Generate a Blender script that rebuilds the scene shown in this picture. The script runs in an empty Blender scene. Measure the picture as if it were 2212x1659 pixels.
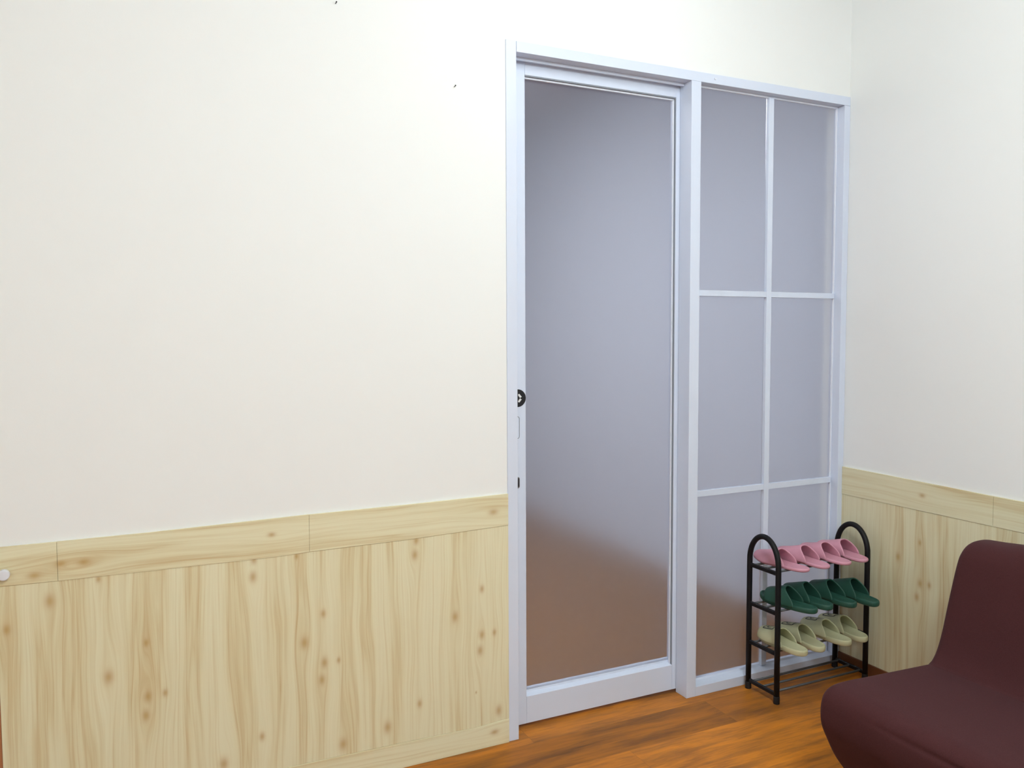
import bpy, bmesh, math, random
from mathutils import Vector, Matrix

SC = bpy.context.scene
COL = SC.collection
PI = math.pi
random.seed(7)

# ------------------------------------------------------------------ helpers
def box(bm, x0, x1, y0, y1, z0, z1):
    vs = [bm.verts.new((x, y, z)) for z in (z0, z1) for y in (y0, y1) for x in (x0, x1)]
    for f in ((0, 2, 3, 1), (4, 5, 7, 6), (0, 1, 5, 4), (2, 6, 7, 3), (0, 4, 6, 2), (1, 3, 7, 5)):
        bm.faces.new([vs[i] for i in f])

def prism(bm, poly, axis, a0, a1):
    """extrude a closed 2D polygon along an axis ('x','y','z')"""
    def P(p, a):
        return {'x': (a, p[0], p[1]), 'y': (p[0], a, p[1]), 'z': (p[0], p[1], a)}[axis]
    A = [bm.verts.new(P(p, a0)) for p in poly]
    B = [bm.verts.new(P(p, a1)) for p in poly]
    n = len(poly)
    bm.faces.new(A)
    bm.faces.new(B[::-1])
    for i in range(n):
        bm.faces.new([A[i], B[i], B[(i + 1) % n], A[(i + 1) % n]])

def tube(bm, pts, r, n=14, caps=True, flat=1.0):
    pts = [Vector(p) for p in pts]
    rings = []
    ref = None
    for i, p in enumerate(pts):
        t = (pts[min(i + 1, len(pts) - 1)] - pts[max(i - 1, 0)]).normalized()
        if ref is None:
            ref = Vector((1, 0, 0)) if abs(t.x) < .9 else Vector((0, 0, 1))
        a = (ref - t * ref.dot(t)).normalized()
        b = t.cross(a)
        rings.append([bm.verts.new(p + a * (r * math.cos(2 * PI * k / n)) + b * (r * flat * math.sin(2 * PI * k / n))) for k in range(n)])
    for A, B in zip(rings, rings[1:]):
        for k in range(n):
            bm.faces.new([A[k], A[(k + 1) % n], B[(k + 1) % n], B[k]])
    if caps:
        bm.faces.new(rings[0][::-1])
        bm.faces.new(rings[-1])

def obj(name, bm, m, parent=None, smooth=False, bevel=0, seg=2, loc=(0, 0, 0)):
    bmesh.ops.recalc_face_normals(bm, faces=bm.faces[:])
    me = bpy.data.meshes.new(name)
    bm.to_mesh(me)
    bm.free()
    me.materials.append(m)
    if smooth:
        for p in me.polygons:
            p.use_smooth = True
    o = bpy.data.objects.new(name, me)
    COL.objects.link(o)
    o.location = loc
    if parent is not None:
        o.parent = parent
    if bevel:
        b = o.modifiers.new('bevel', 'BEVEL')
        b.width = bevel
        b.segments = seg
        b.limit_method = 'ANGLE'
        b.angle_limit = math.radians(40)
    return o

def new():
    return bmesh.new()

def boxes(*args):
    bm = new()
    for a in args:
        box(bm, *a)
    return bm

def tag(o, label=None, cat=None, group=None, kind=None):
    if label: o['label'] = label
    if cat: o['category'] = cat
    if group: o['group'] = group
    if kind: o['kind'] = kind
    return o

def thing(name, label, cat, loc=(0, 0, 0), group=None, kind=None):
    o = bpy.data.objects.new(name, None)
    COL.objects.link(o)
    o.location = loc
    o.empty_display_size = .1
    return tag(o, label, cat, group, kind)

# ------------------------------------------------------------------ materials
class NT:
    def __init__(s, name):
        s.m = bpy.data.materials.new(name)
        s.m.use_nodes = True
        s.t = s.m.node_tree
        s.t.nodes.clear()
        s.out = s.t.nodes.new('ShaderNodeOutputMaterial')
    def n(s, typ, ins=None, **kw):
        nd = s.t.nodes.new(typ)
        for k, v in kw.items():
            setattr(nd, k, v)
        for k, v in (ins or {}).items():
            s.put(nd, k, v)
        return nd
    def put(s, nd, k, v):
        sock = nd.inputs[k]
        if isinstance(v, bpy.types.NodeSocket):
            s.t.links.new(v, sock)
        else:
            sock.default_value = v
    def math(s, op, a, b=None, c=None, clamp=False):
        nd = s.n('ShaderNodeMath', operation=op, use_clamp=clamp)
        for i, v in enumerate((a, b, c)):
            if v is not None:
                s.put(nd, i, v)
        return nd.outputs[0]
    def mix(s, fac, a, b, blend='MIX'):
        nd = s.n('ShaderNodeMix', data_type='RGBA', blend_type=blend)
        nd.clamp_factor = True
        s.put(nd, 0, fac)
        s.put(nd, 6, a)
        s.put(nd, 7, b)
        return nd.outputs[2]
    def ramp(s, fac, stops, interp='LINEAR'):
        nd = s.n('ShaderNodeValToRGB', {0: fac})
        cr = nd.color_ramp
        cr.interpolation = interp
        while len(cr.elements) < len(stops):
            cr.elements.new(.5)
        for e, (p, c) in zip(cr.elements, stops):
            e.position = p
            e.color = c if len(c) == 4 else (*c, 1)
        return nd.outputs[0]
    def noise(s, vec, scale, detail=3, rough=.5, dist=0.0):
        nd = s.n('ShaderNodeTexNoise', {'Vector': vec, 'Scale': scale, 'Detail': detail, 'Roughness': rough, 'Distortion': dist})
        return nd.outputs['Fac']
    def xyz(s):
        tc = s.n('ShaderNodeTexCoord')
        sp = s.n('ShaderNodeSeparateXYZ', {0: tc.outputs['Object']})
        return tc.outputs['Object'], sp.outputs[0], sp.outputs[1], sp.outputs[2]
    def comb(s, x, y, z):
        return s.n('ShaderNodeCombineXYZ', {0: x, 1: y, 2: z}).outputs[0]
    def bump(s, h, strength, dist=.01):
        return s.n('ShaderNodeBump', {'Height': h, 'Strength': strength, 'Distance': dist}).outputs[0]
    def principled(s, color, rough, normal=None, spec=.5, metal=0.0, **kw):
        p = s.n('ShaderNodeBsdfPrincipled')
        s.put(p, 'Base Color', color if isinstance(color, bpy.types.NodeSocket) else (*color, 1))
        s.put(p, 'Roughness', rough)
        p.inputs['Specular IOR Level'].default_value = spec
        p.inputs['Metallic'].default_value = metal
        if normal is not None:
            s.put(p, 'Normal', normal)
        for k, v in kw.items():
            s.put(p, k.replace('_', ' '), v)
        s.t.links.new(p.outputs[0], s.out.inputs[0])
        return s.m

def C4(c):
    return (*c, 1.0)

def plaster(name, c, var=.03):
    t = NT(name)
    o, x, y, z = t.xyz()
    n1 = t.noise(o, 1.3, 4)
    col = t.mix(t.math('MULTIPLY', n1, 1.0), C4([v * (1 - var) for v in c]), C4([min(1, v * (1 + var)) for v in c]))
    n2 = t.noise(o, 260, 2)
    return t.principled(col, .62, t.bump(n2, .05, .002), spec=.25)

def plain(name, c, rough=.5, spec=.5, metal=0.0, var=.0, scale=30, bump=0.0, bscale=200, bdist=.001):
    t = NT(name)
    o, x, y, z = t.xyz()
    n1 = t.noise(o, scale, 3)
    col = t.mix(n1, C4([v * (1 - var) for v in c]), C4([min(1, v * (1 + var)) for v in c]))
    nor = t.bump(t.noise(o, bscale, 3), bump, bdist) if bump else None
    return t.principled(col, rough, nor, spec, metal)

LIGHT = (.79, .745, .525)
MID = (.70, .615, .385)
DARK = (.58, .42, .21)
KNOT = (.47, .275, .09)

def pine(name, haxis, vertical, knots, seed=0.0, tone=1.0):
    """pale knotty pine, grain along z (vertical) or along the wall; knots at (h, z)"""
    t = NT(name)
    o, x, y, z = t.xyz()
    h = x if haxis == 'x' else y
    u, w = (h, z) if vertical else (z, h)
    # knot field: distance to each knot centre, in metres stretched along the grain
    best = None
    swirl = None
    for kh, kz, r in knots:
        ku, kw = (kh, kz) if vertical else (kz, kh)
        du = t.math('SUBTRACT', u, ku)
        dw = t.math('MULTIPLY', t.math('SUBTRACT', w, kw), .62)
        d2 = t.math('ADD', t.math('MULTIPLY', du, du), t.math('MULTIPLY', dw, dw))
        k = t.math('EXPONENT', t.math('MULTIPLY', d2, -1.0 / (r * r)))
        dw2 = t.math('MULTIPLY', dw, .45)
        e2 = t.math('ADD', t.math('MULTIPLY', du, du), t.math('MULTIPLY', dw2, dw2))
        s_ = t.math('MULTIPLY', du, t.math('EXPONENT', t.math('MULTIPLY', e2, -1.0 / (9 * r * r))))
        best = k if best is None else t.math('MAXIMUM', best, k)
        swirl = s_ if swirl is None else t.math('ADD', swirl, s_)
    wob = t.noise(t.comb(t.math('MULTIPLY', u, 5.0), t.math('MULTIPLY', w, 1.6), seed), 1.0, 2)
    uu = t.math('ADD', u, t.math('MULTIPLY', t.math('SUBTRACT', wob, .5), .055))
    if swirl is not None:
        uu = t.math('SUBTRACT', uu, t.math('MULTIPLY', swirl, .75))
    broad = t.noise(t.comb(t.math('MULTIPLY', uu, 21.0), t.math('MULTIPLY', w, .8), seed + 3), 1.0, 3, .55)
    fine = t.noise(t.comb(t.math('MULTIPLY', uu, 130.0), t.math('MULTIPLY', w, 1.4), seed + 9), 1.0, 3, .65)
    pores = t.noise(t.comb(t.math('MULTIPLY', uu, 420.0), t.math('MULTIPLY', w, 7.0), seed + 5), 1.0, 2, .6)
    s1 = t.ramp(broad, [(.33, (0, 0, 0)), (.47, (.14, .14, .14)), (.54, (.42, .42, .42)), (.585, (.92, .92, .92)), (.64, (.45, .45, .45)), (.74, (1, 1, 1))])
    s2 = t.ramp(fine, [(.46, (0, 0, 0)), (.60, (.55, .55, .55)), (.66, (1, 1, 1))])
    g = t.math('ADD', t.math('MULTIPLY', s1, .62), t.math('MULTIPLY', s2, .34))
    g = t.math('ADD', g, t.math('MULTIPLY', t.math('SUBTRACT', pores, .5), .22), clamp=True)
    col = t.ramp(g, [(0, [c * tone for c in LIGHT]), (.45, [c * tone for c in MID]), (1, [c * tone for c in DARK])])
    if best is not None:
        kk = t.math('MULTIPLY', t.math('POWER', best, .9), .72, clamp=True)
        col = t.mix(kk, col, C4(KNOT))
    return t.principled(col, .5, t.bump(fine, .06, .001), spec=.3)

M = {}
M['wall'] = plaster('wall_paint', (.855, .866, .856), .010)
M['wall_right'] = M['wall']
M['ceiling'] = plaster('ceiling_paint', (.88, .87, .84), .01)
M['hall_wall'] = plaster('hall_wall_paint', (.68, .72, .81), .02)
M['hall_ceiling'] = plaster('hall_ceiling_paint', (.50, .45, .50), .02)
M['hall_floor'] = plain('hall_floor_boards', (.26, .108, .022), .5, .3, var=.10, scale=6)
M['frame'] = plain('white_coated_aluminium', (.68, .74, .875), .38, .5, var=.015, scale=8)
M['bead'] = plain('white_glazing_bead', (.78, .82, .92), .3, .6, var=.01)
M['gasket'] = plain('grey_rubber_gasket', (.25, .27, .31), .6, .3)
M['black_steel'] = plain('black_coated_steel', (.009, .0088, .0105), .45, .22, var=.15)
M['grey_rod'] = plain('grey_metal_rod', (.11, .115, .12), .5, .4, metal=.4)
M['rubber'] = plain('black_rubber', (.009, .009, .010), .55, .4)
M['pink'] = plain('pink_foam', (.63, .30, .385), .55, .35, var=.03, scale=40, bump=.05, bscale=600)
M['green'] = plain('dark_green_foam', (.021, .082, .058), .5, .4, var=.06, scale=40, bump=.05, bscale=600)
M['cream'] = plain('pale_olive_foam', (.53, .515, .32), .55, .35, var=.03, scale=40, bump=.05, bscale=600)
M['ink'] = plain('black_print', (.02, .022, .03), .5, .3)
M['sticker_black'] = plain('black_sticker', (.010, .010, .014), .4, .4)
M['sticker_white'] = plain('white_sticker', (.8, .8, .8), .4, .4)
M['steel'] = plain('lock_steel', (.30, .31, .34), .35, .5, metal=.8)
M['dark_slot'] = plain('lock_slot', (.02, .02, .03), .5, .3)
M['nail'] = plain('dark_nail', (.05, .05, .05), .5, .4, metal=.5)
M['knob'] = plain('white_plastic', (.75, .76, .82), .35, .5)
M['brown_trim'] = plain('red_brown_wood', (.42, .17, .075), .45, .4, var=.12, scale=14)

# frosted glass: a rough transmitting sheet with a hazy blue-grey scatter
def frosted(name):
    t = NT(name)
    o, x, y, z = t.xyz()
    p = t.n('ShaderNodeBsdfPrincipled')
    p.inputs['Base Color'].default_value = (.93, .95, 1.0, 1)
    p.inputs['Roughness'].default_value = .31
    p.inputs['IOR'].default_value = 1.22
    p.inputs['Transmission Weight'].default_value = 1.0
    p.inputs['Specular IOR Level'].default_value = .4
    d = t.n('ShaderNodeBsdfDiffuse', {'Color': (.55, .59, .68, 1)})
    mx = t.n('ShaderNodeMixShader', {0: .09, 1: p.outputs[0], 2: d.outputs[0]})
    t.t.links.new(mx.outputs[0], t.out.inputs[0])
    return t.m
M['glass'] = frosted('frosted_glass')

# laminate floor: boards along x, board width in y
def laminate(name):
    t = NT(name)
    o, x, y, z = t.xyz()
    BW, BL = .191, 1.22
    row = t.math('FLOOR', t.math('DIVIDE', t.math('ADD', y, 10 * BW + .05), BW))
    fy = t.math('FRACT', t.math('DIVIDE', t.math('ADD', y, 10 * BW + .05), BW))
    rnd = t.n('ShaderNodeTexWhiteNoise', {'W': t.math('ADD', row, .5)}, noise_dimensions='1D').outputs['Value']
    shift = t.math('ADD', t.math('MULTIPLY', t.math('SUBTRACT', row, 8.0), .745), .03)
    xs = t.math('DIVIDE', t.math('ADD', t.math('ADD', x, 20 * BL), shift), BL)
    cell = t.math('FLOOR', xs)
    fx = t.math('FRACT', xs)
    idn = t.n('ShaderNodeTexWhiteNoise', {'Vector': t.comb(row, cell, 3.7)}, noise_dimensions='3D').outputs['Value']
    off = t.math('MULTIPLY', idn, 37.0)
    wob = t.noise(t.comb(t.math('MULTIPLY', x, 2.2), t.math('MULTIPLY', y, 7.0), off), 1.0, 3)
    yy = t.math('ADD', y, t.math('MULTIPLY', t.math('SUBTRACT', wob, .5), .05))
    broad = t.noise(t.comb(t.math('MULTIPLY', x, 2.6), t.math('MULTIPLY', yy, 22.0), off), 1.0, 4, .6)
    fine = t.noise(t.comb(t.math('MULTIPLY', x, 8.0), t.math('MULTIPLY', yy, 150.0), off), 1.0, 3, .65)
    g = t.math('ADD', t.math('MULTIPLY', broad, .75), t.math('MULTIPLY', fine, .25))
    col = t.ramp(g, [(.28, (.17, .066, .017)), (.42, (.34, .125, .020)), (.53, (.49, .17, .019)), (.64, (.58, .20, .019)), (.78, (.65, .265, .027))])
    val = t.math('ADD', .78, t.math('MULTIPLY', idn, .42))
    col = t.mix(1.0, col, t.n('ShaderNodeCombineColor', {0: val, 1: val, 2: val}).outputs[0], 'MULTIPLY')
    blot = t.noise(t.comb(t.math('MULTIPLY', x, 5.0), t.math('MULTIPLY', yy, 26.0), t.math('ADD', off, 7.0)), 1.0, 4, .62)
    bl = t.ramp(blot, [(.50, (0, 0, 0)), (.72, (1, 1, 1))])
    col = t.mix(t.math('MULTIPLY', bl, .62), col, (.17, .066, .022, 1))
    ey = t.math('MULTIPLY', t.math('MINIMUM', fy, t.math('SUBTRACT', 1.0, fy)), BW)
    ex = t.math('MULTIPLY', t.math('MINIMUM', fx, t.math('SUBTRACT', 1.0, fx)), BL)
    e = t.math('MINIMUM', ex, ey)
    seam = t.math('SUBTRACT', 1.0, t.math('DIVIDE', e, .0012), clamp=True)
    col = t.mix(t.math('MULTIPLY', seam, .35), col, (.06, .025, .01, 1))
    return t.principled(col, .42, t.bump(fine, .05, .001), spec=.22)
M['floor'] = laminate('laminate_floor')

def fabric(name, c):
    t = NT(name)
    o, x, y, z = t.xyz()
    n1 = t.noise(o, 9, 3)
    n2 = t.noise(o, 420, 2, .7)
    wv = t.noise(o, 900, 1)
    col = t.mix(n2, C4([v * .6 for v in c]), C4([v * 1.45 for v in c]))
    col = t.mix(t.math('MULTIPLY', n1, .25), col, C4([v * .8 for v in c]))
    h = t.math('ADD', n2, wv)
    p = t.n('ShaderNodeBsdfPrincipled')
    t.put(p, 'Base Color', col)
    p.inputs['Roughness'].default_value = .9
    p.inputs['Specular IOR Level'].default_value = .12
    p.inputs['Sheen Weight'].default_value = .07
    p.inputs['Sheen Roughness'].default_value = .5
    p.inputs['Sheen Tint'].default_value = (.75, .55, .62, 1)
    t.put(p, 'Normal', t.bump(h, .18, .002))
    t.t.links.new(p.outputs[0], t.out.inputs[0])
    return t.m
M['sofa'] = fabric('maroon_stretch_fabric', (.062, .0195, .0205))

# ------------------------------------------------------------------ the room
H = 2.415          # top of the door set
XL = -1.5965       # left edge of the door set
RX0, RY0, CZ = -4.3, -6.2, 2.86
T = .12

def struct(o, label=None, cat=None):
    return tag(o, label, cat, kind='structure')

struct(obj('floor', boxes((RX0 - T, T, RY0 - T, .14, -.06, 0)), M['floor']), 'orange-brown laminate floor of long wooden boards', 'floor')
struct(obj('ceiling', boxes((RX0 - T, T, RY0 - T, .12, CZ, CZ + .08)), M['ceiling']), 'plain white ceiling of the room', 'ceiling')
struct(obj('wall_back', boxes((RX0 - T, XL, 0, T, 0, CZ), (XL, 0, 0, T, H, CZ)), M['wall']),
       'cream painted wall around the white sliding door', 'wall')
struct(obj('wall_right', boxes((0, T, RY0 - T, T, 0, CZ)), M['wall_right']), 'cream painted wall behind the maroon sofa', 'wall')
struct(obj('wall_left', boxes((RX0 - T, RX0, RY0, 0, 0, CZ)), M['wall']), 'cream painted side wall out of view', 'wall')
struct(obj('wall_front', boxes((RX0, 0, RY0 - T, RY0, 0, CZ)), M['wall']), 'cream painted wall behind the viewer', 'wall')

# --- pine wainscot on the back wall
PX0 = -3.1062
BASE_TOP = [(-3.11, .092), (-2.33, .091), (-2.0, .086), (-1.72, .080), (XL, .086)]
RB = [(-3.11, .763), (-2.96, .760), (-2.372, .756), (-2.281, .759), (-1.958, .761), (XL, .771)]
RT = [(-3.11, .869), (-2.72, .869), (-2.281, .876), (-1.958, .877), (XL, .881)]

def strip(lo, hi, y0, y1, x0, x1):
    def at(pl, x):
        for (a, za), (b, zb) in zip(pl, pl[1:]):
            if a <= x <= b:
                return za + (zb - za) * (x - a) / (b - a)
        return pl[0][1] if x < pl[0][0] else pl[-1][1]
    xs = sorted({x0, x1} | {p[0] for p in lo + hi if x0 < p[0] < x1})
    poly = [(x, at(lo, x)) for x in xs] + [(x, at(hi, x)) for x in reversed(xs)]
    bm = new()
    prism(bm, poly, 'y', y0, y1)
    return bm

KL = [(-2.982, .707, .012), (-3.085, .644, .009), (-2.862, .752, .006), (-2.746, .551, .007), (-2.845, .469, .012), (-2.746, .393, .010),
      (-2.752, .338, .010), (-2.70, .395, .007), (-2.444, .755, .008), (-2.448, .703, .010), (-2.432, .205, .008), (-2.544, .145, .012),
      (-2.239, .558, .008), (-2.299, .475, .012), (-2.238, .401, .010), (-2.247, .347, .010), (-2.193, .401, .006), (-2.318, .750, .006),
      (-1.931, .755, .008), (-1.936, .708, .010), (-1.796, .479, .011), (-1.697, .561, .008), (-1.698, .401, .009), (-1.705, .347, .010),
      (-1.651, .402, .007), (-1.925, .205, .008), (-2.036, .148, .012), (-2.183, .125, .012), (-1.636, .122, .011), (-1.721, .203, .003)]
KR = [(-.388, .614, .007), (-.291, .535, .010), (-.393, .454, .010), (-.38, .397, .010), (-.433, .458, .008), (-.62, .30, .01), (-.75, .60, .01), (-.15, .22, .008)]
KRAIL = [(-3.016, .783, .010), (-2.953, .808, .008), (-2.897, .805, .009), (-2.391, .826, .007), (-1.653, .823, .010)]
KRR = [(-.394, .801, .008)]

M['pine_back'] = pine('pine_boards_back', 'x', True, KL, 0)
M['pine_rail'] = pine('pine_rail_back', 'x', False, KRAIL, 11)
M['pine_base'] = pine('pine_base_back', 'x', False, [(-1.653, .049, .009), (-2.5, .05, .008)], 23)
M['pine_right'] = pine('pine_boards_right', 'y', True, KR, 31, .97)
M['pine_rail_right'] = pine('pine_rail_right', 'y', False, KRR, 43, .97)

wb = struct(thing('trim_1', 'pale knotty pine wainscot left of the sliding door', 'wainscot'))
struct_panel = obj('pine_panel', strip(BASE_TOP, RB, -.006, 0, PX0, XL), M['pine_back'], wb)
for a, b in ((PX0, -2.9608), (-2.9602, -2.2783), (-2.2777, XL)):
    obj('rail_board', strip([(x, z + .0006) for x, z in RB], RT, -.008, 0, a, b), M['pine_rail'], wb, bevel=.001)
struct(obj('baseboard_back', strip([(-3.2, 0.0), (XL, 0.0)], [(x, z - .0008) for x, z in BASE_TOP], -.008, 0, PX0, XL), M['pine_base'], bevel=.001),
       'pale pine baseboard along the floor left of the door', 'baseboard')

# --- wainscot on the right wall
def rstrip(lo, hi, t, y0, y1):
    bm = new()
    prism(bm, [(y0, lo[0]), (y1, lo[1]), (y1, hi[1]), (y0, hi[0])], 'x', -t, 0)
    return bm
wr = struct(thing('trim_2', 'pale pine wainscot on the wall behind the sofa', 'wainscot'))
obj('pine_panel', boxes((-.006, 0, RY0, -.004, .05, .7395)), M['pine_right'], wr)
obj('rail_board', rstrip((.7400, .7400), (.8585, .8480), .008, -.004, -.6785), M['pine_rail_right'], wr, bevel=.001)
obj('rail_board', rstrip((.7400, .7400), (.8480, .842), .008, -.6795, RY0), M['pine_rail_right'], wr, bevel=.001)
struct(obj('baseboard_right', boxes((-.012, 0, RY0, -.004, 0, .05)), plain('dark_brown_baseboard', (.15, .052, .018), .45, .4, var=.15, scale=20), bevel=.002),
       'dark brown baseboard under the wainscot behind the sofa', 'baseboard')

# --- red-brown casing at the far left
struct(obj('trim_3', boxes((-3.22, -3.1065, -.004, 0, 0, 2.1)), M['brown_trim'], bevel=.002), 'red-brown wooden casing edge left of the pine wainscot', 'casing')

# ------------------------------------------------------------------ door set
XM0, XM1 = -.8246, -.7796
JW, JR = .0393, .0328
HB = 2.379
fr = struct(thing('trim_4', 'white metal frame around the sliding door and fixed window', 'door frame'))
obj('jamb', boxes((XL, XL + JW, -.004, .055, 0, H)), M['frame'], fr, bevel=.0015)
obj('jamb', boxes((-JR, -.0006, -.004, .055, 0, HB - .0004)), M['frame'], fr, bevel=.0015)
obj('head', boxes((XL + JW + .0008, -.0006, -.004, .040, HB, H)), M['frame'], fr, bevel=.0012)
obj('track', boxes((XL + JW, XM0 - .001, .0405, .050, HB - .010, H - .002), (XL + JW, XM0 - .001, .050, .115, HB + .010, H - .002)), M['frame'], fr, bevel=.0008)
obj('mullion', boxes((XM0, XM1, -.004, .066, 0, HB)), M['frame'], fr, bevel=.0015)

bm = new()
tube(bm, [(-.715, y, 2.398) for y in (-.003, -.0055, -.0075)], .0042, 14)
obj('screw_cap', bm, M['bead'], fr, bevel=.001)

# sliding door leaf
DY = .068
dr = struct(thing('door_1', 'white sliding door with one tall frosted glass pane', 'door'))
GX0, GX1 = -1.490, -.841
GZ0, GZ1 = .112, 2.332
obj('stile', boxes((-1.665, GX0, DY, DY + .036, .012, 2.386)), M['frame'], dr, bevel=.0012)
obj('stile', boxes((GX1, -.775, DY, DY + .036, .012, 2.386)), M['frame'], dr, bevel=.0012)
obj('top_rail', boxes((GX0 + .0004, GX1 - .0004, DY + .0004, DY + .036, GZ1, 2.386)), M['frame'], dr, bevel=.0012)
bm = new()
prism(bm, [(DY + .0004, .012), (DY + .036, .012), (DY + .036, .134), (DY + .026, .134), (DY + .022, .118), (DY + .0004, GZ0)], 'x', GX0 + .0004, GX1 - .0004)
obj('bottom_rail', bm, M['frame'], dr, bevel=.0012)
bm = boxes((GX0 + .001, GX1 - .001, DY + .010, DY + .018, GZ1 - .010, GZ1 + .002),
           (GX1 - .007, GX1 + .002, DY + .010, DY + .018, GZ0, GZ1 - .010),
           (GX0 - .002, GX0 + .004, DY + .010, DY + .018, GZ0, GZ1 - .010))
obj('glazing_bead', bm, M['bead'], dr, bevel=.001)
bm = boxes((GX0 + .001, GX1 - .001, DY + .002, DY + .010, GZ1 - .004, GZ1 + .001), (GX1 - .003, GX1 + .001, DY + .003, DY + .010, GZ0, GZ1 - .004))
obj('gasket', bm, M['gasket'], dr)
obj('glass_pane', boxes((GX0 - .005, GX1 + .005, DY + .024, DY + .028, .12, GZ1 + .005)), M['glass'], dr)

# flush pull, lock and direction sticker on the left stile
def rrect(cx, cz, w, h, r, n=6):
    pts = []
    for sx, sz, a0 in ((1, 1, 0), (-1, 1, 90), (-1, -1, 180), (1, -1, 270)):
        for k in range(n + 1):
            a = math.radians(a0 + 90 * k / n)
            pts.append((cx + sx * (w / 2 - r) + r * math.cos(a), cz + sz * (h / 2 - r) + r * math.sin(a)))
    return pts
def ring_plate(bm, outer, inner, y0, y1):
    n = len(outer)
    a = [bm.verts.new((p[0], y0, p[1])) for p in outer]
    b = [bm.verts.new((p[0], y0, p[1])) for p in inner]
    c = [bm.verts.new((p[0], y1, p[1])) for p in outer]
    d = [bm.verts.new((p[0], y1, p[1])) for p in inner]
    for i in range(n):
        j = (i + 1) % n
        bm.faces.new([a[i], a[j], b[j], b[i]])
        bm.faces.new([c[j], c[i], d[i], d[j]])
        bm.faces.new([a[j], a[i], c[i], c[j]])
        bm.faces.new([b[i], b[j], d[j], d[i]])
hy = DY - .0016
bm = new()
ring_plate(bm, rrect(-1.5335, 1.099, .037, .081, .010), rrect(-1.5335, 1.099, .033, .077, .008), hy, DY)
pull = obj('flush_handle', bm, M['gasket'], dr)
pull['label'] = 'grey rim of the flush pull'
bm = new()
prism(bm, rrect(-1.5335, 1.099, .033, .077, .008), 'y', DY - .0006, DY)
obj('pull_plate', bm, M['frame'], pull)
bm = new()
ring_plate(bm, rrect(-1.526, .9015, .021, .041, .008), rrect(-1.526, .9015, .015, .035, .006), hy, DY)
lk = obj('lock', bm, M['steel'], dr)
lk['label'] = 'small steel lock'
bm = new()
prism(bm, rrect(-1.526, .9015, .015, .035, .006), 'y', DY - .0008, DY)
obj('lock_slot', bm, M['dark_slot'], lk)
SX, SZ, SR = -1.5215, 1.2035, .0315
bm = new()
prism(bm, [(SX + SR * math.cos(2 * PI * k / 48), SZ + SR * math.sin(2 * PI * k / 48)) for k in range(48)], 'y', DY - .0006, DY)
st = obj('sticker', bm, M['sticker_black'], dr)
st['label'] = 'round black sticker with a white arrow'
bm = new()
def stroke(a, b, w):
    (x0, z0), (x1, z1) = a, b
    L_ = math.hypot(x1 - x0, z1 - z0)
    ux, uz = (x1 - x0) / L_, (z1 - z0) / L_
    px, pz = -uz * w / 2, ux * w / 2
    pts = []
    for k in range(9):
        an = math.atan2(pz, px) - 0 + PI * k / 8
        pts.append((x0 + w / 2 * math.cos(an), z0 + w / 2 * math.sin(an)))
    for k in range(9):
        an = math.atan2(-pz, -px) + PI * k / 8
        pts.append((x1 + w / 2 * math.cos(an), z1 + w / 2 * math.sin(an)))
    prism(bm, pts, 'y', DY - .0011, DY - .0005)
stroke((SX + .0045, SZ + .0115), (SX + .0135, SZ), .0075)
stroke((SX + .0135, SZ), (SX + .0045, SZ - .0115), .0075)
obj('arrow', bm, M['sticker_white'], st)

# fixed window beside the door
wn = struct(thing('window_1', 'fixed white-framed window of six frosted panes behind the shoe rack', 'window'))
WY = .028
bm = new()
prism(bm, [(-.0035, 0), (.055, 0), (.055, .052), (.040, .050), (.034, .044), (-.0035, .038)], 'x', XM1 + .0004, -JR - .0004)
obj('sill_rail', bm, M['frame'], wn, bevel=.001)
bm = boxes((XM1 + .0006, -JR - .0006, WY + .004, WY + .012, HB - .008, HB - .0002),
           (-JR - .007, -JR - .0004, WY + .004, WY + .012, .046, HB - .008),
           (XM1 + .0004, XM1 + .006, WY + .004, WY + .012, .046, HB - .008))
obj('glazing_bead', bm, M['bead'], wn, bevel=.001)
obj('glazing_bar', boxes((-.4145, -.3885, WY, WY + .020, .046, HB - .004)), M['frame'], wn, bevel=.001)
for za, zb in ((1.5765, 1.5989), (.787, .8106)):
    obj('glazing_bar', boxes((XM1 + .0008, -.4148, WY + .0005, WY + .018, za, zb), (-.3882, -JR - .0042, WY + .0005, WY + .018, za, zb)), M['frame'], wn, bevel=.0008)
bm = boxes(*[(xa, xb, WY + .0125, WY + .0165, za, zb) for xa, xb in ((XM1 + .0006, -.416), (-.387, -JR - .0006))
             for za, zb in ((.048, .786), (.8115, 1.5755), (1.6, HB - .001))])
obj('glass_panes', bm, M['glass'], wn)

# ------------------------------------------------------------------ the hall behind the frosted glass
HX, HY, HZ = .19, 5.2, 3.10
struct(obj('floor_hall', boxes((-3.6, HX + .1, .14, HY + .1, -.06, 0)), M['hall_floor']), 'brown floor seen blurred through the frosted glass', 'floor')
struct(obj('wall_hall_right', boxes((HX, HX + .1, .12, HY, 0, HZ)), M['hall_wall']), 'pale blue-white hall wall seen through the frosted glass', 'wall')
struct(obj('wall_hall_back', boxes((-3.6, HX + .1, HY, HY + .1, 0, HZ)), M['hall_wall']), 'far end wall of the hall behind the door', 'wall')
struct(obj('wall_hall_left', boxes((-3.7, -3.6, .12, HY + .1, 0, HZ)), M['hall_wall']), 'left wall of the hall behind the door', 'wall')
struct(obj('ceiling_hall', boxes((-3.7, HX + .1, .12, HY + .1, HZ, HZ + .08)), M['hall_ceiling']), 'dim ceiling of the hall behind the door', 'ceiling')

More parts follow.
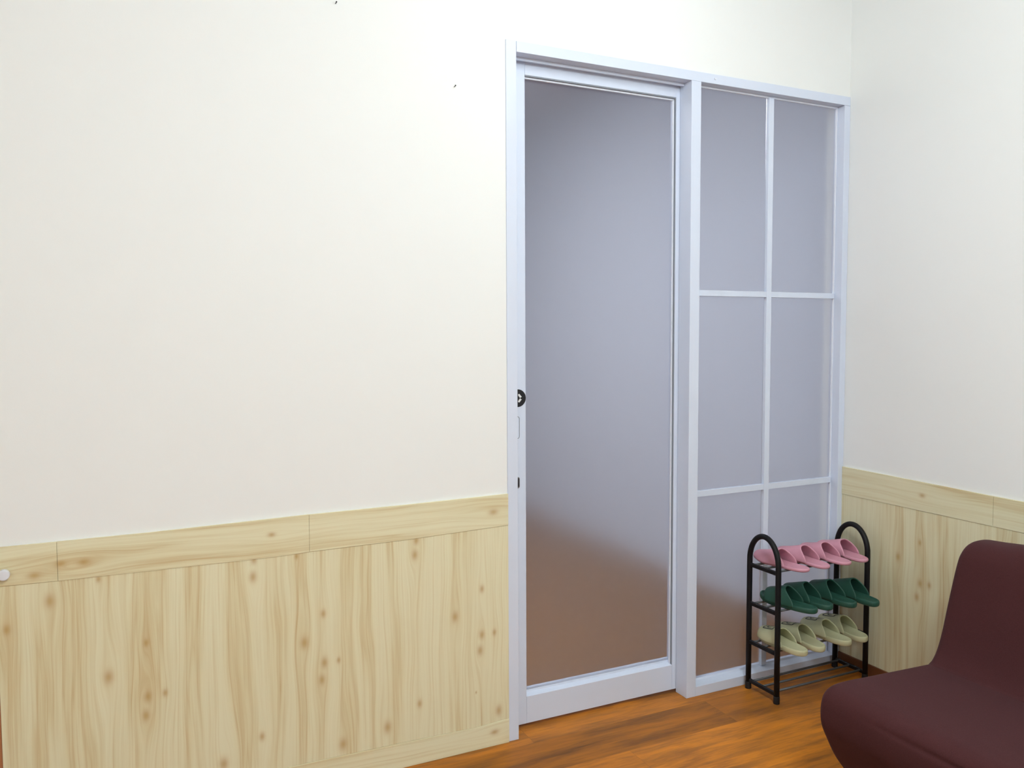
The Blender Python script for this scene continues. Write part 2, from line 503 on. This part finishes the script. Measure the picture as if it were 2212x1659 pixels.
# ------------------------------------------------------------------ shoe rack
RK = (-.30, -.11, 0)
rack = thing('shoe_rack', 'black metal shoe rack of three tiers in front of the fixed window', 'shoe rack', RK)
def L(p):
    return (p[0] - RK[0], p[1] - RK[1], p[2] - RK[2])
YB, YF = -.034, -.192
YC, YR = (YB + YF) / 2, (YB - YF) / 2
PR = .0108
for X, dz in ((-.540, 0.0), (-.062, .0)):
    bm = new()
    pts = [(X, YB, .018), (X, YB, .3), (X, YB, .515)]
    for k in range(1, 24):
        a = PI * k / 24
        pts.append((X, YC + YR * math.cos(a), .530 + .106 * math.sin(a)))
    pts += [(X, YF, .515), (X, YF, .3), (X, YF, .018)]
    tube(bm, [L(p) for p in pts], PR, 16)
    h = obj('hoop_post', bm, M['black_steel'], rack, smooth=True)
    for Y in (YB, YF):
        bm = new()
        tube(bm, [L((X, Y, z)) for z in (0.0, .004, .026, .030)], .0122, 16)
        obj('foot_cap', bm, M['rubber'], h, smooth=False, bevel=.002)
TZ = [.035, .194, .352, .508]
for z in TZ:
    for X in (-.540, -.062):
        bm = new()
        xx = X - RK[0]
        box(bm, xx - .0055, xx + .0055, YF - RK[1], YB - RK[1], z - .0085, z + .0085)
        obj('crossbar', bm, M['black_steel'], rack, bevel=.004, seg=3)
    for Y in (-.056, -.113, -.170):
        bm = new()
        tube(bm, [L((-.540, Y, z + .002)), L((-.062, Y, z + .002))], .0046, 10)
        obj('shelf_rod', bm, M['grey_rod'], rack, smooth=True)

# ------------------------------------------------------------------ slippers
SL = .246
def interp(x, pts):
    for (a, va), (b, vb) in zip(pts, pts[1:]):
        if x <= b:
            k = (x - a) / (b - a) if b > a else 0
            k = k * k * (3 - 2 * k)
            return va + (vb - va) * k
    return pts[-1][1]
WK = [1.0]
def half_w(t):
    base = interp(t, [(0, .0385), (.18, .0375), (.40, .0365), (.70, .0455), (1, .043)])
    return WK[0] * base * max(0.0, 1 - abs(2 * t - 1) ** 4.6) ** .46
def centre(t, side):
    return side * (.0055 * math.sin(PI * min(1, t * 1.05)) - .003)
def spring(t, k):
    return k * max(0.0, (t - .70) / .30) ** 2
STY = {
    'pink':  dict(th=.015, rim=.002, spring=.010, tf=.975, hf=.010, tr=.50, sweep=.19, h=.050, wk=1.0, mat='pink'),
    'green': dict(th=.023, rim=.006, spring=.012, tf=.86, hf=.026, tr=.50, sweep=.20, h=.057, wk=.93, mat='green'),
    'cream': dict(th=.024, rim=.005, spring=.008, tf=.93, hf=.016, tr=.49, sweep=.17, h=.046, wk=.97, mat='cream'),
}
def outline(n, inset, side):
    pts = []
    for k in range(n):
        phi = 2 * PI * k / n
        t = (1 - math.cos(phi)) / 2
        w = half_w(t) if 1e-6 < t < 1 - 1e-6 else 0.0
        s = 1 if phi < PI else -1
        sc = max(0.0, 1 - inset / .035)
        scl = 1 - 2 * inset / SL
        tt = .5 + (t - .5) * scl
        pts.append((centre(t, side) + s * w * sc, (tt - .5) * SL, t))
    return pts
def sole_mesh(st, side):
    bm = new()
    th, rim = st['th'], st['rim']
    rings = [(.012, 0), (.004, .0005), (.001, .004), (0, th * .5), (.0005, th - .003), (.003, th - .0003), (.006, th), (.009, th - rim * .5), (.013, th - rim)]
    n = 44
    prev = None
    first = None
    for ins, z in rings:
        vs = [bm.verts.new((x, y, z + spring(t, st['spring']))) for x, y, t in outline(n, ins, side)]
        if prev:
            for k in range(n):
                bm.faces.new([prev[k], prev[(k + 1) % n], vs[(k + 1) % n], vs[k]])
        else:
            first = vs
        prev = vs
    # bottom and footbed as strips between mirrored outline points
    for vs in (first, prev):
        for k in range(n // 2):
            a, b = vs[k], vs[(k + 1)]
            c, d = vs[(n - k - 1) % n], vs[(n - k) % n]
            q = [v for i, v in enumerate((a, b, c, d)) if v not in (a, b, c, d)[:i]]
            if len(q) >= 3:
                bm.faces.new(q)
    return bm
def vamp_pt(st, side, u, a, off=0.0):
    """u 0 toe edge .. 1 rear edge, a 0..pi across"""
    s = abs(math.cos(a))
    tr = st['tr'] - st['sweep'] * s ** 3
    tf = st['tf'] - .05 * (1 - math.sin(a)) * (1 if st['tf'] < .95 else 0)
    t = tf + (tr - tf) * u
    tmid = st['tf'] + (st['tr'] - st['tf']) * u
    w = half_w(t) + .0012 + off
    hh = st['hf'] + (st['h'] - st['hf']) * (u ** .85)
    cx = math.cos(a)
    x = centre(t, side) + w * math.copysign(abs(cx) ** .85, cx)
    z = st['th'] * .55 + spring(t, st['spring']) + (hh + st['th'] * .45 + off) * math.sin(a) ** .9
    return Vector((x, (t - .5) * SL, z))
def vamp_mesh(st, side):
    bm = new()
    nu, na = 12, 22
    g = [[bm.verts.new(vamp_pt(st, side, i / nu, PI * j / na)) for j in range(na + 1)] for i in range(nu + 1)]
    for i in range(nu):
        for j in range(na):
            bm.faces.new([g[i][j], g[i][j + 1], g[i + 1][j + 1], g[i + 1][j]])
    return bm
def logo_mesh(st, side):
    """small printed square with a curl inside, lying on the strap"""
    bm = new()
    def patch(poly):
        # poly in local (p, q) in -1..1 : p along the foot, q across
        out = []
        for p_, q_ in poly:
            out.append(vamp_pt(st, side, .46 + .26 * p_, PI / 2 + .42 * q_, .0063))
        vs = [bm.verts.new(v) for v in out]
        bm.faces.new(vs)
    def line(a, b, w, n=8):
        for k in range(n):
            p0 = [a[i] + (b[i] - a[i]) * k / n for i in (0, 1)]
            p1 = [a[i] + (b[i] - a[i]) * (k + 1) / n for i in (0, 1)]
            dx, dy = b[0] - a[0], b[1] - a[1]
            l_ = math.hypot(dx, dy)
            nx, ny = -dy / l_ * w, dx / l_ * w
            patch([(p0[0] + nx, p0[1] + ny), (p1[0] + nx, p1[1] + ny), (p1[0] - nx, p1[1] - ny), (p0[0] - nx, p0[1] - ny)])
    W_ = .09
    line((-1, -1), (1, -1), W_); line((-1, 1), (1, 1), W_); line((-1, -1), (-1, 1), W_); line((1, -1), (1, 1), W_)
    arc = [(.45 * math.cos(math.radians(a)), .15 + .45 * math.sin(math.radians(a))) for a in range(40, 330, 29)]
    for a, b in zip(arc, arc[1:]):
        line(a, b, .09, 1)
    line((-.35, -.62), (-.05, -.62), .09, 2); line((.3, -.62), (.55, -.62), .09, 2)
    return bm
SLIP = {}
for kind, st in STY.items():
    for side in (-1, 1):
        m = M[st['mat']]
        WK[0] = st['wk']
        sb = sole_mesh(st, side)
        vb = vamp_mesh(st, side)
        lb = logo_mesh(st, side) if kind == 'cream' else None
        SLIP[kind, side] = (sb, vb, lb, m)

def add_solid(o, th):
    s = o.modifiers.new('solid', 'SOLIDIFY')
    s.thickness = th
    s.offset = 1
    d = o.modifiers.new('sub', 'SUBSURF')
    d.levels = d.render_levels = 1

PROTO = {}
def slipper(kind, side, label, toe, heel, z, group, tilt=0.0, roll=0.0):
    d = Vector((toe[0] - heel[0], toe[1] - heel[1], 0))
    loc = Vector(((toe[0] + heel[0]) / 2, (toe[1] + heel[1]) / 2, z))
    if (kind, side) not in PROTO:
        sb, vb, lb, m = SLIP[kind, side]
        r = thing('slipper', label, 'slipper', (0, 0, 0), group)
        s = obj('sole', sb, m, r, smooth=True)
        s.modifiers.new('sub', 'SUBSURF').render_levels = 1
        v = obj('strap', vb, m, r, smooth=True)
        add_solid(v, .0052)
        if lb:
            p = obj('logo_print', lb, M['ink'], v)
            p['label'] = 'black square logo print'
        PROTO[kind, side] = r
    else:
        src = PROTO[kind, side]
        r = src.copy()
        COL.objects.link(r)
        for ch in list(src.children):
            c = ch.copy()
            COL.objects.link(c)
            c.parent = r
            for gch in list(ch.children):
                g = gch.copy()
                COL.objects.link(g)
                g.parent = c
        r['label'] = label
    r.location = loc
    r.rotation_mode = 'XYZ'
    r.rotation_euler = (tilt, roll, math.atan2(d.y, d.x) - PI / 2)
    return r

ORD = ['leftmost', 'second from left', 'third from left', 'rightmost']
ROWS = [
    ('pink', .5150, 'pink', 'top', [(-.478, -.443), (-.352, -.336), (-.228, -.228), (-.125, -.130)], -.002),
    ('green', .3590, 'dark green', 'middle', [(-.482, -.424), (-.378, -.337), (-.245, -.240), (-.153, -.146)], [-.035, -.028, -.045, -.075]),
    ('cream', .2010, 'pale olive', 'third', [(-.476, -.476), (-.374, -.380), (-.248, -.243), (-.148, -.150)], -.026),
]
for kind, z, colour, tier, xs, ytoe in ROWS:
    for i, (xt, xh) in enumerate(xs):
        yt = ytoe[i] if isinstance(ytoe, list) else ytoe
        ln = math.sqrt(max(0, SL ** 2 - (xt - xh) ** 2))
        slipper(kind, -1 if i % 2 == 0 else 1, f'{colour} open-back slipper, {ORD[i]} of four on the {tier} tier of the rack',
                (xt, yt), (xh, yt - ln), z, f'{colour} slippers on the {tier} tier')

# ------------------------------------------------------------------ sofa
SO = (-.50, -1.6, 0)
sofa = thing('armless_sofa', 'low armless sofa in maroon stretch cover against the right wall', 'sofa', SO)
def smooth_loop(pts, n=96):
    """closed Catmull-Rom resample"""
    P = [Vector(p) for p in pts]
    m = len(P)
    out = []
    for i in range(m):
        p0, p1, p2, p3 = P[i - 1], P[i], P[(i + 1) % m], P[(i + 2) % m]
        for k in range(8):
            t = k / 8
            out.append(.5 * ((2 * p1) + (p2 - p0) * t + (2 * p0 - 5 * p1 + 4 * p2 - p3) * t * t + (3 * p1 - p0 - 3 * p2 + p3) * t ** 3))
    return out
def loft(profile, y_far, y_near, r, zlift=None, cen=None, groove=None):
    """profile (x,z) closed loop carried along y, ends rounded with radius r"""
    loop = smooth_loop(profile)
    n = len(loop)
    cx = sum(p[0] for p in loop) / n if cen is None else cen[0]
    cz = sum(p[1] for p in loop) / n if cen is None else cen[1]
    # inward direction from local normals
    area = sum(loop[i][0] * loop[(i + 1) % n][1] - loop[(i + 1) % n][0] * loop[i][1] for i in range(n))
    sg = 1 if area > 0 else -1
    nor = []
    for i in range(n):
        d = loop[(i + 1) % n] - loop[i - 1]
        v = Vector((-d[1], d[0])) * sg
        nor.append(v.normalized() if v.length > 0 else Vector((0, 0)))
    st = []
    for k in range(7):
        a = PI / 2 * k / 6
        st.append((y_far - r * (1 - math.sin(a)), r * (1 - math.cos(a))))
    st = [(y_far - r * (1 - math.cos(PI / 2 * k / 6)), r * (1 - math.sin(PI / 2 * k / 6))) for k in range(7)]
    mid = [y_far - r + (y_near + r - (y_far - r)) * k / 30 for k in range(1, 30)]
    st += [(y, 0) for y in mid]
    st += [(y_near + r * (1 - math.cos(PI / 2 * k / 6)), r * (1 - math.sin(PI / 2 * k / 6))) for k in range(6, -1, -1)]
    bm = new()
    rings = []
    for y, ins in st:
        vs = []
        for p, nn in zip(loop, nor):
            q = p + nn * (ins + (groove(y, p) if groove else 0.0))
            z = q[1]
            if zlift:
                z += zlift(y, q[1])
            vs.append(bm.verts.new((q[0] - SO[0], y - SO[1], z)))
        rings.append(vs)
    for A, B in zip(rings, rings[1:]):
        for k in range(n):
            bm.faces.new([A[k], A[(k + 1) % n], B[(k + 1) % n], B[k]])
    for R in (rings[0], rings[-1]):
        c = bm.verts.new(sum((v.co for v in R), Vector()) / n)
        for k in range(n):
            bm.faces.new([R[k], R[(k + 1) % n], c])
    return bm
YE, YN = -.768, -2.35
seat = [(-.30, .356), (-.45, .362), (-.60, .368), (-.74, .374), (-.84, .378), (-.893, .373), (-.925, .350), (-.936, .309), (-.932, .259), (-.908, .208), (-.875, .150),
        (-.835, .098), (-.80, .05), (-.785, .012), (-.74, .002), (-.60, .0), (-.40, .0), (-.20, .004), (-.14, .06), (-.13, .2), (-.16, .31)]
def crease(y, p):
    k = min(1.0, max(0.0, (-.93 - y) / .22))
    return .007 * k * math.exp(-((p[1] - .338) / .007) ** 2) if p[0] < -.88 else 0.0
obj('seat', loft(seat, YE, YN, .028, groove=crease), M['sofa'], sofa, smooth=True)
back = [(-.486, .345), (-.455, .370), (-.430, .402), (-.407, .46), (-.378, .562), (-.345, .668), (-.322, .712), (-.285, .738), (-.235, .744), (-.185, .735), (-.145, .70), (-.115, .60), (-.098, .45),
        (-.09, .25), (-.11, .12), (-.22, .09), (-.36, .14), (-.44, .26)]
def lift(y, z):
    k = min(1.0, max(0.0, (YE - y) / .30))
    return .022 * (k * k * (3 - 2 * k)) * max(0.0, (z - .4) / .34)
obj('backrest', loft(back, YE - .004, YN, .030, lift), M['sofa'], sofa, smooth=True)

# ------------------------------------------------------------------ small things on the wall
for (x, z), lab in (((-1.781, 2.235), 'tiny dark nail in the cream wall left of the door, level with its top'), ((-2.167, 2.435), 'tiny dark nail near the top of the cream wall')):
    bm = new()
    tube(bm, [(x, .004, z), (x + .001, -.008, z + .003)], .0013, 8)
    tube(bm, [(x + .001, -.008, z + .003), (x + .0011, -.0092, z + .0033)], .0024, 8)
    tag(obj('nail', bm, M['nail']), lab, 'nail', 'nails in the cream wall')
bm = new()
tube(bm, [(-3.085, y, .797) for y in (-.006, -.012)], .010, 20)
tube(bm, [(-3.085, y, .797) for y in (-.012, -.016, -.026, -.029)], .0145, 20)
tag(obj('wall_knob', bm, M['knob'], smooth=False, bevel=.003, seg=3), 'small white plastic knob on the pine rail at the far left', 'knob')

# ------------------------------------------------------------------ lights
def lamp(name, typ, loc, power, color, size=.2, rot=None, **kw):
    l = bpy.data.lights.new(name, typ)
    l.energy = power
    l.color = color
    if typ == 'AREA':
        l.shape = 'RECTANGLE'
        l.size, l.size_y = size
    else:
        l.shadow_soft_size = size
    for k, v in kw.items():
        setattr(l, k, v)
    o = bpy.data.objects.new(name, l)
    COL.objects.link(o)
    o.location = loc
    if rot:
        o.rotation_euler = rot
    return o
lamp('ceiling_lamp', 'POINT', (-1.95, -2.6, 2.72), 70, (.865, .968, 1.0), .20)
lamp('ceiling_lamp', 'POINT', (-1.30, -1.05, 2.79), 21, (.865, .968, 1.0), .20)
lamp('ceiling_lamp', 'POINT', (-2.2, -4.6, 2.70), 66, (.865, .968, 1.0), .20)
lamp('hall_lamp', 'AREA', (-2.1, 1.8, 3.05), 57, (.95, .98, 1.0), (1.6, 1.6))

# ------------------------------------------------------------------ world
w = bpy.data.worlds.new('World')
SC.world = w
w.use_nodes = True
bg = w.node_tree.nodes.get('Background')
bg.inputs[0].default_value = (.8, .85, 1, 1)
bg.inputs[1].default_value = .2

# ------------------------------------------------------------------ camera
cam = bpy.data.cameras.new('camera')
cam.sensor_width = 36
cam.sensor_fit = 'HORIZONTAL'
cam.lens = 1765.5 / 2212 * 36
cam.clip_start = .02
co = bpy.data.objects.new('camera', cam)
COL.objects.link(co)
yaw, pitch, roll = .4477, .0594, -.0042
fw = Vector((math.sin(yaw), math.cos(yaw), 0)); rt = Vector((math.cos(yaw), -math.sin(yaw), 0)); up = Vector((0, 0, 1))
f2 = fw * math.cos(pitch) - up * math.sin(pitch)
u2 = up * math.cos(pitch) + fw * math.sin(pitch)
r3 = rt * math.cos(roll) + u2 * math.sin(roll)
u3 = u2 * math.cos(roll) - rt * math.sin(roll)
mm = Matrix((r3, u3, -f2)).transposed().to_4x4()
mm.translation = Vector((-2.7914, -2.5295, 1.4261))
co.matrix_world = mm
SC.camera = co

vs = SC.view_settings
vs.view_transform = 'Standard'
vs.look = 'None'
vs.gamma = 1
vs.exposure = 0.17
vs.use_curve_mapping = False
SC.cycles.use_denoising = True
